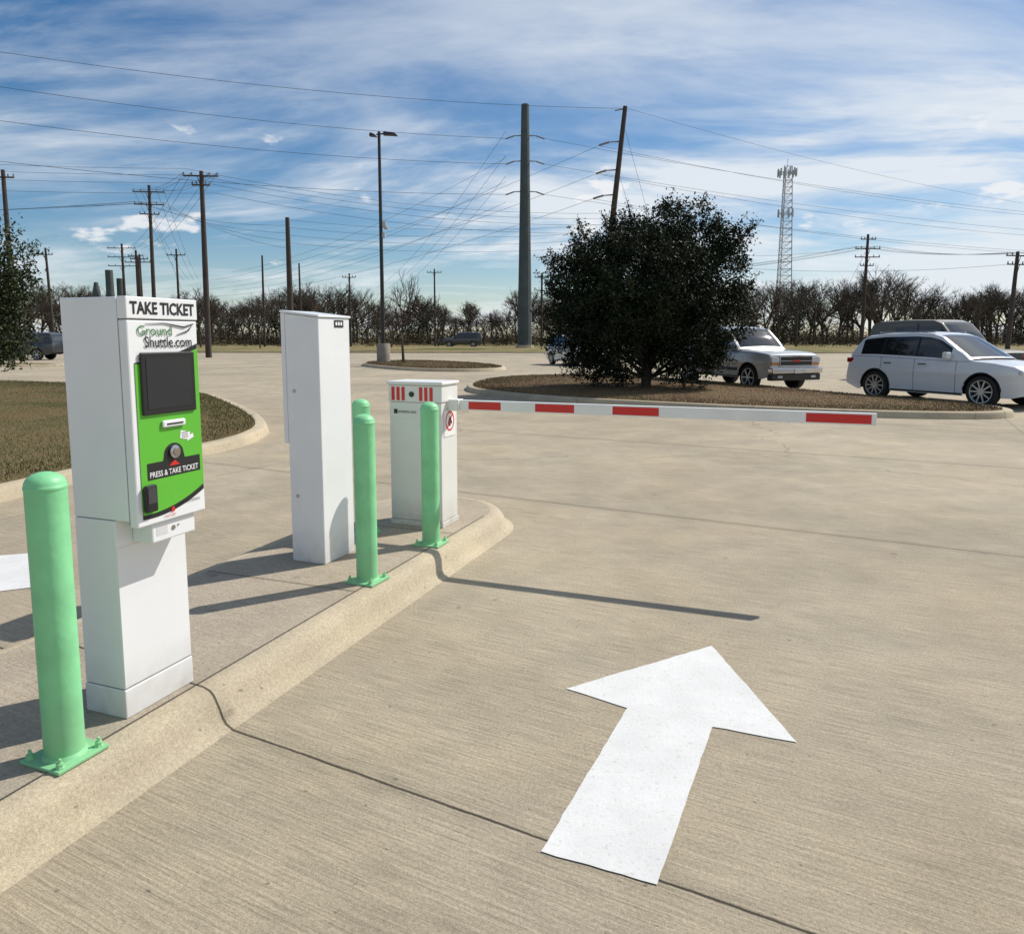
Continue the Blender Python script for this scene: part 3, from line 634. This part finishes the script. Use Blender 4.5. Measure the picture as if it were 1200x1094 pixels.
# ------------------------------------------------------------------ vehicles
M_tire=simple('tyre',(.018,.018,.018),.85,bump=.2)
M_rim=simple('alloy',(.55,.55,.56),.35,metal=.8); M_chrome=simple('chrome',(.6,.6,.62),.12,metal=1)
M_glass=simple('tinted_glass',(.012,.014,.016),.04,coat=.5)
M_under=simple('underbody',(.012,.012,.012),.9)
M_hl=simple('headlamp',(.5,.52,.55),.08,coat=1); M_tl=simple('taillamp',(.35,.01,.01),.15,coat=1); M_amber=simple('amber',(.6,.2,.02),.2)
M_plate=simple('plate',(.6,.6,.58),.5)
def vehicle(name,loc,ang,paint,S,details=(),rimmat=None):
    e=empty(name,loc,ang)
    nose,tail,hw=S['nose'],S['tail'],S['hw']; fa,ra,wr,ar=S['fa'],S['ra'],S['wr'],S['ar']; sill=S['sill']
    tx,tz=zip(*S['top'])
    def zt(x): return float(np.interp(x,tx,tz))
    def zb(x):
        for c in(fa,ra):
            if abs(x-c)<ar: return wr+math.sqrt(max(0,ar*ar-(x-c)**2))
        b=sill
        if x>nose-.35: b=sill+.10*((x-(nose-.35))/.35)
        if x<tail+.4: b=sill+.15*((tail+.4-x)/.4)
        return b
    def plan(x):
        f=1.0
        if x>nose-.9: f-=S.get('pf',.16)*((x-(nose-.9))/.9)**2.4
        if x<tail+.7: f-=.08*((tail+.7-x)/.7)**2.2
        return f
    def wz(z): h=S['belt']; return float(np.interp(z,[.15,.35,.45*h+.1,.60*h,.70*h,h,h+.2],[.93,.965,.985,.982,1.0,.955,.90]))
    def side(x,z): return hw*wz(z)*plan(x)
    st=sorted(set(list(np.round(np.linspace(tail,nose,72),4))+[fa-ar-.002,fa-ar+.002,fa+ar-.002,fa+ar+.002,ra-ar-.002,ra-ar+.002,ra+ar-.002,ra+ar+.002]))
    def ring(x):
        b,t=zb(x),zt(x); h=[]
        for k in range(11):
            z=b+(t-.05-b)*k/10; h.append((side(x,z),z))
        y=side(x,t-.05); h+=[(y*.975,t-.018),(y*.9,t),(y*.5,t+.012),(0,t+.018)]
        return [(x,-a,z) for a,z in h]+[(x,a,z) for a,z in reversed(h[:-1])]
    vs=[];fs=[]; 
    for x in st: rg=ring(x); vs+=rg
    n=len(rg)
    for i in range(len(st)-1):
        for k in range(n-1): fs.append((i*n+k,i*n+k+1,(i+1)*n+k+1,(i+1)*n+k))
    fs.append(tuple(range(n))); fs.append(tuple((len(st)-1)*n+k for k in range(n)))
    m=MB(); m.add(vs,fs); m.obj('body',[paint],e,smooth=38)
    rx,rz=zip(*S['roof']); x0,x1=rx[0],rx[-1]; ws,bk=S['ws'],S['bk']; hb=hw*.955; ht=S['ht']; zmax=max(rz)
    bnd=[v for w_ in S['win'] for v in w_]+[ws,bk]
    st=sorted(set(list(np.round(np.linspace(x0,x1,60),4))+bnd)); vs=[];fs=[];ms=[]
    fr=[0,.09,.5,.87,1.0]
    for x in st:
        zr=float(np.interp(x,rx,rz)); b=min(zt(x)-.012,zr-.001); h=[]
        for f in fr:
            z=b+(zr-b)*f; y=(hb-(hb-ht)*((z-b)/(zmax-b)))*plan(x)*(1 if f<1 else .985); h.append((y,z))
        y=h[-1][0]; h+=[(y*.9,zr+.02),(y*.5,zr+.034),(0,zr+.04)]
        vs+=[(x,-a,z) for a,z in h]+[(x,a,z) for a,z in reversed(h[:-1])]
    n=15
    for i in range(len(st)-1):
        xm=(st[i]+st[i+1])/2
        for k in range(n-1):
            fs.append((i*n+k,i*n+k+1,(i+1)*n+k+1,(i+1)*n+k)); kk=k if k<7 else 13-k; g=0
            if kk in(1,2) and any(a<xm<b for a,b in S['win']): g=1
            if kk in(1,2) and S['win'][0][0]<xm<S['win'][-1][1] and not g: g=2
            if kk>=5 and (xm>ws and xm<x1-.04 or xm<bk and xm>x0+.03): g=1
            ms.append(g)
    m=MB(); m.v=vs; m.f=[tuple(f) for f in fs]; m.m=ms; m.obj('cabin',[paint,M_glass,M_black],e,smooth=38)
    m=MB(); m.box(tail+.25,nose-.25,-hw*.62,hw*.62,sill+.02,.85); m.box(ra-ar,fa+ar,-hw*.8,hw*.8,sill+.05,sill+.15); m.obj('underbody',[M_under],e)
    m=MB(); rimr=wr*.72
    for xa in(fa,ra):
        for sd in(-1,1):
            yo=sd*(hw-.015); yi=sd*(hw-.25)
            m.lathe([(rimr,yi),(wr-.03,yi),(wr,yi+sd*.03),(wr,yo-sd*.03),(wr-.03,yo),(rimr,yo-sd*.01)],32,0,(xa,0,wr),'y',cap=False)
            m.lathe([(rimr+.004,yo-sd*.008),(rimr-.015,yo-sd*.010),(rimr-.02,yo-sd*.10)],28,1,(xa,0,wr),'y',cap=False)
            m.lathe([(rimr-.012,yo-sd*.095),(rimr-.02,yo-sd*.10)],24,2,(xa,0,wr),'y')
            K=S.get('spokes',10)
            for k in range(K):
                t=2*math.pi*k/K; c,s_=math.cos(t),math.sin(t)
                m.tube([(xa+c*.03,yo-sd*.025,wr+s_*.03),(xa+c*(rimr-.015),yo-sd*.02,wr+s_*(rimr-.015))],[.028,.022],4,1)
            m.lathe([(.06,yo-sd*.05),(.055,yo-sd*.008)],12,1,(xa,0,wr),'y')
    m.obj('wheels',[M_tire,rimmat or M_rim,M_under],e,smooth=35)
    m=MB()
    for sd in(-1,1):
        for x in S['doors']:
            z0=max(zb(x),sill+.06); z1=zt(x)-.03; m.tube([(x,sd*(side(x,z)-.001),z) for z in np.linspace(z0,z1,8)],.006,4,0,False)
        xs=np.linspace(ra+ar+.02,fa-ar-.02,14); m.tube([(x,sd*(side(x,sill+.04)-.006),sill+.04) for x in xs],.03,5,0,False)
        for c in(fa,ra):
            m.tube([(c+ar*math.cos(t),sd*(side(c+ar*math.cos(t),wr+ar*math.sin(t))-.008),wr+ar*math.sin(t)) for t in np.linspace(0.02,math.pi-.02,16)],.020,5,0,False)
        for x in S.get('handles',()):
            z=S['belt']-.14; m.tube([(x,sd*(side(x,z)+.015),z),(x+.2,sd*(side(x,z)+.015),z)],.013,5,0)
    m.obj('seams',[M_black],e,recalc=False)
    m=MB()
    for sd in(-1,1):
        yy=sd*(hw+.10); m.box(S['mir']-.06,S['mir']+.08,min(yy-sd*.12,yy+sd*.06),max(yy-sd*.12,yy+sd*.06),S['belt']+.0,S['belt']+.17)
    m.obj('mirrors',[paint if S.get('mp',1) else M_black],e,bevel=.03)
    for nm,bx,mt,bv in details:
        m=MB(); 
        for b_ in bx: m.box(*b_)
        m.obj(nm,[mt],e,bevel=bv)
    return e
P_white=simple('white_car_paint',(.70,.71,.72),.28,coat=.8,var=.02); P_silver=simple('silver_paint',(.50,.51,.51),.3,metal=.25,coat=.8,var=.03)
P_grey=simple('grey_paint',(.08,.085,.08),.6,coat=.1,var=.15); P_dark=simple('dark_paint',(.02,.022,.026),.3,coat=.8)
XO=dict(nose=2.42,tail=-2.38,hw=.965,fa=1.43,ra=-1.42,wr=.375,ar=.44,sill=.25,belt=1.12,ht=.70,pf=.17,
 top=[(-2.38,.64),(-2.36,.98),(-2.28,1.16),(-1.4,1.16),(0,1.11),(.9,1.09),(1.15,1.10),(1.7,1.06),(2.1,.99),(2.30,.89),(2.39,.74),(2.42,.55)],
 roof=[(-2.26,1.16),(-2.14,1.38),(-1.98,1.60),(-1.84,1.67),(-1.3,1.73),(-.4,1.755),(0,1.73),(.28,1.65),(.70,1.38),(1.12,1.11)],ws=.18,bk=-1.92,
 win=[(-1.92,-1.30),(-1.24,-.32),(-.26,.62)],doors=[-1.26,-.30,.80],handles=(-1.16,-.18),mir=.60,spokes=10)
white_det=[('headlamps',[(2.06,2.30,.60,.875,.78,.89),(2.06,2.30,-.875,-.60,.78,.89)],M_hl,.03),
 ('grille',[(2.30,2.43,-.54,.54,.55,.82)],M_black,.03),('grille_bars',[(2.40,2.437,-.5,.5,.62,.64),(2.40,2.437,-.5,.5,.72,.74)],M_chrome,.004),('lower_grille',[(2.25,2.41,-.6,.6,.32,.44)],M_black,.02),
 ('fog_lamps',[(2.2,2.33,.62,.8,.40,.50),(2.2,2.33,-.8,-.62,.40,.50)],M_black,.02),
 ('tail_lamps',[(-2.37,-2.12,.60,.90,.96,1.09),(-2.37,-2.12,-.90,-.60,.96,1.09)],M_tl,.02),
 ('roof_rails',[(-1.6,.0,.58,.62,1.77,1.80),(-1.6,.0,-.62,-.58,1.77,1.80)],M_chrome,.01),
 ('front_plate',[(2.43,2.445,-.16,.16,.46,.56)],M_plate,.003)]
vehicle('white_suv',(11.24,18.92,0),R(-64.2),P_white,XO,white_det)
BIG=dict(nose=2.62,tail=-2.75,hw=1.0,fa=1.62,ra=-1.62,wr=.40,ar=.47,sill=.38,belt=1.25,ht=.83,pf=.07,
 top=[(-2.75,.62),(-2.74,1.20),(-2.70,1.27),(0,1.25),(1.05,1.23),(1.2,1.25),(2.0,1.21),(2.45,1.16),(2.58,1.08),(2.61,.94),(2.62,.6)],
 roof=[(-2.72,1.26),(-2.64,1.74),(-2.55,1.91),(-2.3,1.95),(-1,1.98),(.1,1.96),(.40,1.89),(.72,1.62),(1.10,1.25)],ws=.34,bk=-2.6,
 win=[(-2.5,-1.55),(-1.45,-.55),(-.45,.60)],doors=[-1.5,-.5,.72],handles=(-1.4,-.4),mir=.70,spokes=6,mp=0)
big_det=[('grille',[(2.56,2.632,-.60,.60,.80,1.06)],M_black,.01),
 ('grille_frame',[(2.56,2.645,-.62,.62,1.06,1.085),(2.56,2.645,-.62,.62,.775,.80),(2.6,2.65,-.6,.6,.925,.94),(2.6,2.647,-.62,-.60,.80,1.06),(2.6,2.647,.60,.62,.80,1.06)],M_chrome,.004),
 ('emblem',[(2.64,2.66,-.13,.13,.91,.96)],M_red,.005),
 ('headlamps',[(2.52,2.64,.63,.92,.88,1.05),(2.52,2.64,-.92,-.63,.88,1.05)],M_hl,.015),
 ('indicators',[(2.50,2.63,.63,.92,.81,.87),(2.50,2.63,-.92,-.63,.81,.87)],M_amber,.01),
 ('bumper',[(2.50,2.74,-.96,.96,.56,.72)],M_chrome,.03),('valance',[(2.45,2.68,-.93,.93,.34,.55)],simple('grey_trim',(.03,.03,.03),.6),.03),
 ('fog_lamps',[(2.68,2.70,.55,.72,.42,.49),(2.68,2.70,-.72,-.55,.42,.49)],M_hl,.004),
 ('front_plate',[(2.745,2.76,-.15,.15,.56,.70)],M_plate,.002),
 ('roof_rails',[(-2.2,.0,.70,.74,2.0,2.035),(-2.2,.0,-.74,-.70,2.0,2.035)],M_black,.01),
 ('body_moulding',[(-1.1,1.1,.985,1.008,.60,.70),(-1.1,1.1,-1.008,-.985,.60,.70)],simple('grey_trim2',(.06,.06,.06),.6),.004)]
vehicle('silver_suv',(7.72,24.9,0),R(-69),P_silver,BIG,big_det)
VAN=dict(BIG,roof=[(-2.72,1.23),(-2.6,1.95),(-2.5,2.16),(-2.2,2.24),(-1,2.28),(.1,2.26),(.42,2.15),(.75,1.8),(1.16,1.24)],win=[(-1.45,-.55),(-.45,.62)])
vehicle('grey_van',(16.2,27.6,0),R(-66),P_grey,VAN,[('bumper',[(2.50,2.70,-.95,.95,.50,.72)],M_black,.03),('headlamps',[(2.52,2.63,.63,.91,.86,1.03),(2.52,2.63,-.91,-.63,.86,1.03)],M_hl,.02)])
sd=[('tail_lamps',[(-2.40,-2.3,.62,.86,.95,1.07),(-2.40,-2.3,-.86,-.62,.95,1.07)],M_tl,.02),('headlamps',white_det[0][1],M_hl,.02),('grille',white_det[1][1],M_black,.02)]
vehicle('dark_suv',(18.7,22.6,0),R(-64),P_dark,XO,sd)
vehicle('dark_suv',(-36.0,54,0),R(185),P_dark,BIG,big_det[:1])
vehicle('dark_suv',(-6.8,100,.3),R(178),P_dark,BIG,big_det[:1])
vehicle('white_suv',(3.75,44,0),R(-70),P_white,XO,sd)
# ------------------------------------------------------------------ sky & light
AZ=(.857,.515); EL=R(46)
wd=bpy.data.worlds.new('World'); scene.world=wd; wd.use_nodes=True; nt=wd.node_tree; N=nt.nodes; L=nt.links
bgn=N['Background']; bgn.inputs['Strength'].default_value=.10
sky=N.new('ShaderNodeTexSky'); sky.sky_type='NISHITA'; sky.sun_disc=False; sky.sun_elevation=EL; sky.sun_rotation=math.atan2(AZ[0],AZ[1])
sky.air_density=1.0; sky.dust_density=.3; sky.ozone_density=3.0
hs=N.new('ShaderNodeHueSaturation'); hs.inputs['Saturation'].default_value=1.30; hs.inputs['Value'].default_value=.95; L.new(sky.outputs[0],hs.inputs['Color'])
tc=N.new('ShaderNodeTexCoord'); sx=N.new('ShaderNodeSeparateXYZ'); L.new(tc.outputs['Generated'],sx.inputs[0])
def mth(op,a,b=None):
    n=N.new('ShaderNodeMath'); n.operation=op
    for i,x in enumerate((a,b)):
        if x is None: continue
        if isinstance(x,(int,float)): n.inputs[i].default_value=x
        else: L.new(x,n.inputs[i])
    return n.outputs[0]
def mrg(x,a,b_,c,d,smooth=True):
    n=N.new('ShaderNodeMapRange'); n.interpolation_type='SMOOTHSTEP' if smooth else 'LINEAR'
    for i,vv in enumerate((a,b_,c,d)): n.inputs[i+1].default_value=vv
    L.new(x,n.inputs[0]); return n.outputs[0]
zz=mth('ADD',mth('MAXIMUM',sx.outputs[2],0.),.20)
cx=mth('DIVIDE',sx.outputs[0],zz); cy=mth('DIVIDE',sx.outputs[1],zz)
cb=N.new('ShaderNodeCombineXYZ'); L.new(cx,cb.inputs[0]); L.new(cy,cb.inputs[1])
def cnoise(loc,rot,scl,scale,detail,rough,dist):
    mp=N.new('ShaderNodeMapping'); mp.inputs['Location'].default_value=loc; mp.inputs['Rotation'].default_value=(0,0,R(rot)); mp.inputs['Scale'].default_value=scl
    L.new(cb.outputs[0],mp.inputs[0]); n=N.new('ShaderNodeTexNoise'); n.inputs['Scale'].default_value=scale; n.inputs['Detail'].default_value=detail
    n.inputs['Roughness'].default_value=rough; n.inputs['Distortion'].default_value=dist; L.new(mp.outputs[0],n.inputs['Vector']); return n.outputs['Fac']
c1=cnoise((3.1,1.7,0),32,(.55,1.05,1),1.5,10,.58,.5)
c2=cnoise((7.7,4.2,0),-8,(.5,.9,1),.7,5,.5,.3)
c3=cnoise((1.2,9.2,0),38,(.55,2.0,1),3.0,9,.60,.6)
side_=mrg(sx.outputs[0],-.45,.35,0,1)
thr=mth('SUBTRACT',c1,mth('MULTIPLY',mth('SUBTRACT',1.,side_),.045))
veil=mth('MULTIPLY',mrg(thr,.40,.66,0,1),mrg(c2,.34,.58,.35,1))
wisps=mth('MULTIPLY',mrg(c3,.48,.74,0,.45),mrg(c2,.34,.6,.25,1))
tot=mth('MINIMUM',mth('ADD',mth('ADD',veil,wisps),mth('MULTIPLY',mth('MULTIPLY',side_,.36),mrg(c1,.32,.58,.2,1))),.92)
haze=mrg(sx.outputs[2],0.,.14,.20,0)
tot=mth('MAXIMUM',tot,haze)
mp=N.new('ShaderNodeMapping'); mp.inputs['Scale'].default_value=(10,10,26); mp.inputs['Location'].default_value=(5.2,1.6,3); L.new(tc.outputs['Generated'],mp.inputs[0])
n4=N.new('ShaderNodeTexNoise'); n4.inputs['Scale'].default_value=1.0; n4.inputs['Detail'].default_value=7; n4.inputs['Roughness'].default_value=.5; L.new(mp.outputs[0],n4.inputs['Vector'])
cum=mth('MULTIPLY',mrg(n4.outputs['Fac'],.61,.67,0,.8),mth('MULTIPLY',mrg(sx.outputs[2],.05,.10,0,1),mrg(sx.outputs[2],.22,.28,1,0)))
mx=N.new('ShaderNodeMix'); mx.data_type='RGBA'; L.new(tot,mx.inputs[0]); L.new(hs.outputs[0],mx.inputs[6]); mx.inputs[7].default_value=(8.0,8.5,9.0,1)
mx2=N.new('ShaderNodeMix'); mx2.data_type='RGBA'; L.new(cum,mx2.inputs[0]); L.new(mx.outputs[2],mx2.inputs[6]); mx2.inputs[7].default_value=(9.0,9.1,9.3,1)
L.new(mx2.outputs[2],bgn.inputs['Color'])
sun=bpy.data.lights.new('sun','SUN'); sun.energy=4.8; sun.angle=R(.53); sun.color=(1,.95,.87)
so=bpy.data.objects.new('sun',sun); v=Vector((AZ[0]*math.cos(EL),AZ[1]*math.cos(EL),math.sin(EL))); so.rotation_euler=v.to_track_quat('Z','Y').to_euler(); so.location=(20,10,40); scene.collection.objects.link(so)
# ------------------------------------------------------------------ camera
cam=bpy.data.cameras.new('camera'); cam.sensor_width=36; cam.lens=25.8; cam.shift_y=-.0433; cam.clip_end=6000; cam.clip_start=.05
co=bpy.data.objects.new('camera',cam); co.location=(0,0,1.65); co.rotation_euler=(R(83.37),0,0); scene.collection.objects.link(co); scene.camera=co
scene.view_settings.view_transform='Standard'; scene.view_settings.look='None'; scene.view_settings.exposure=0
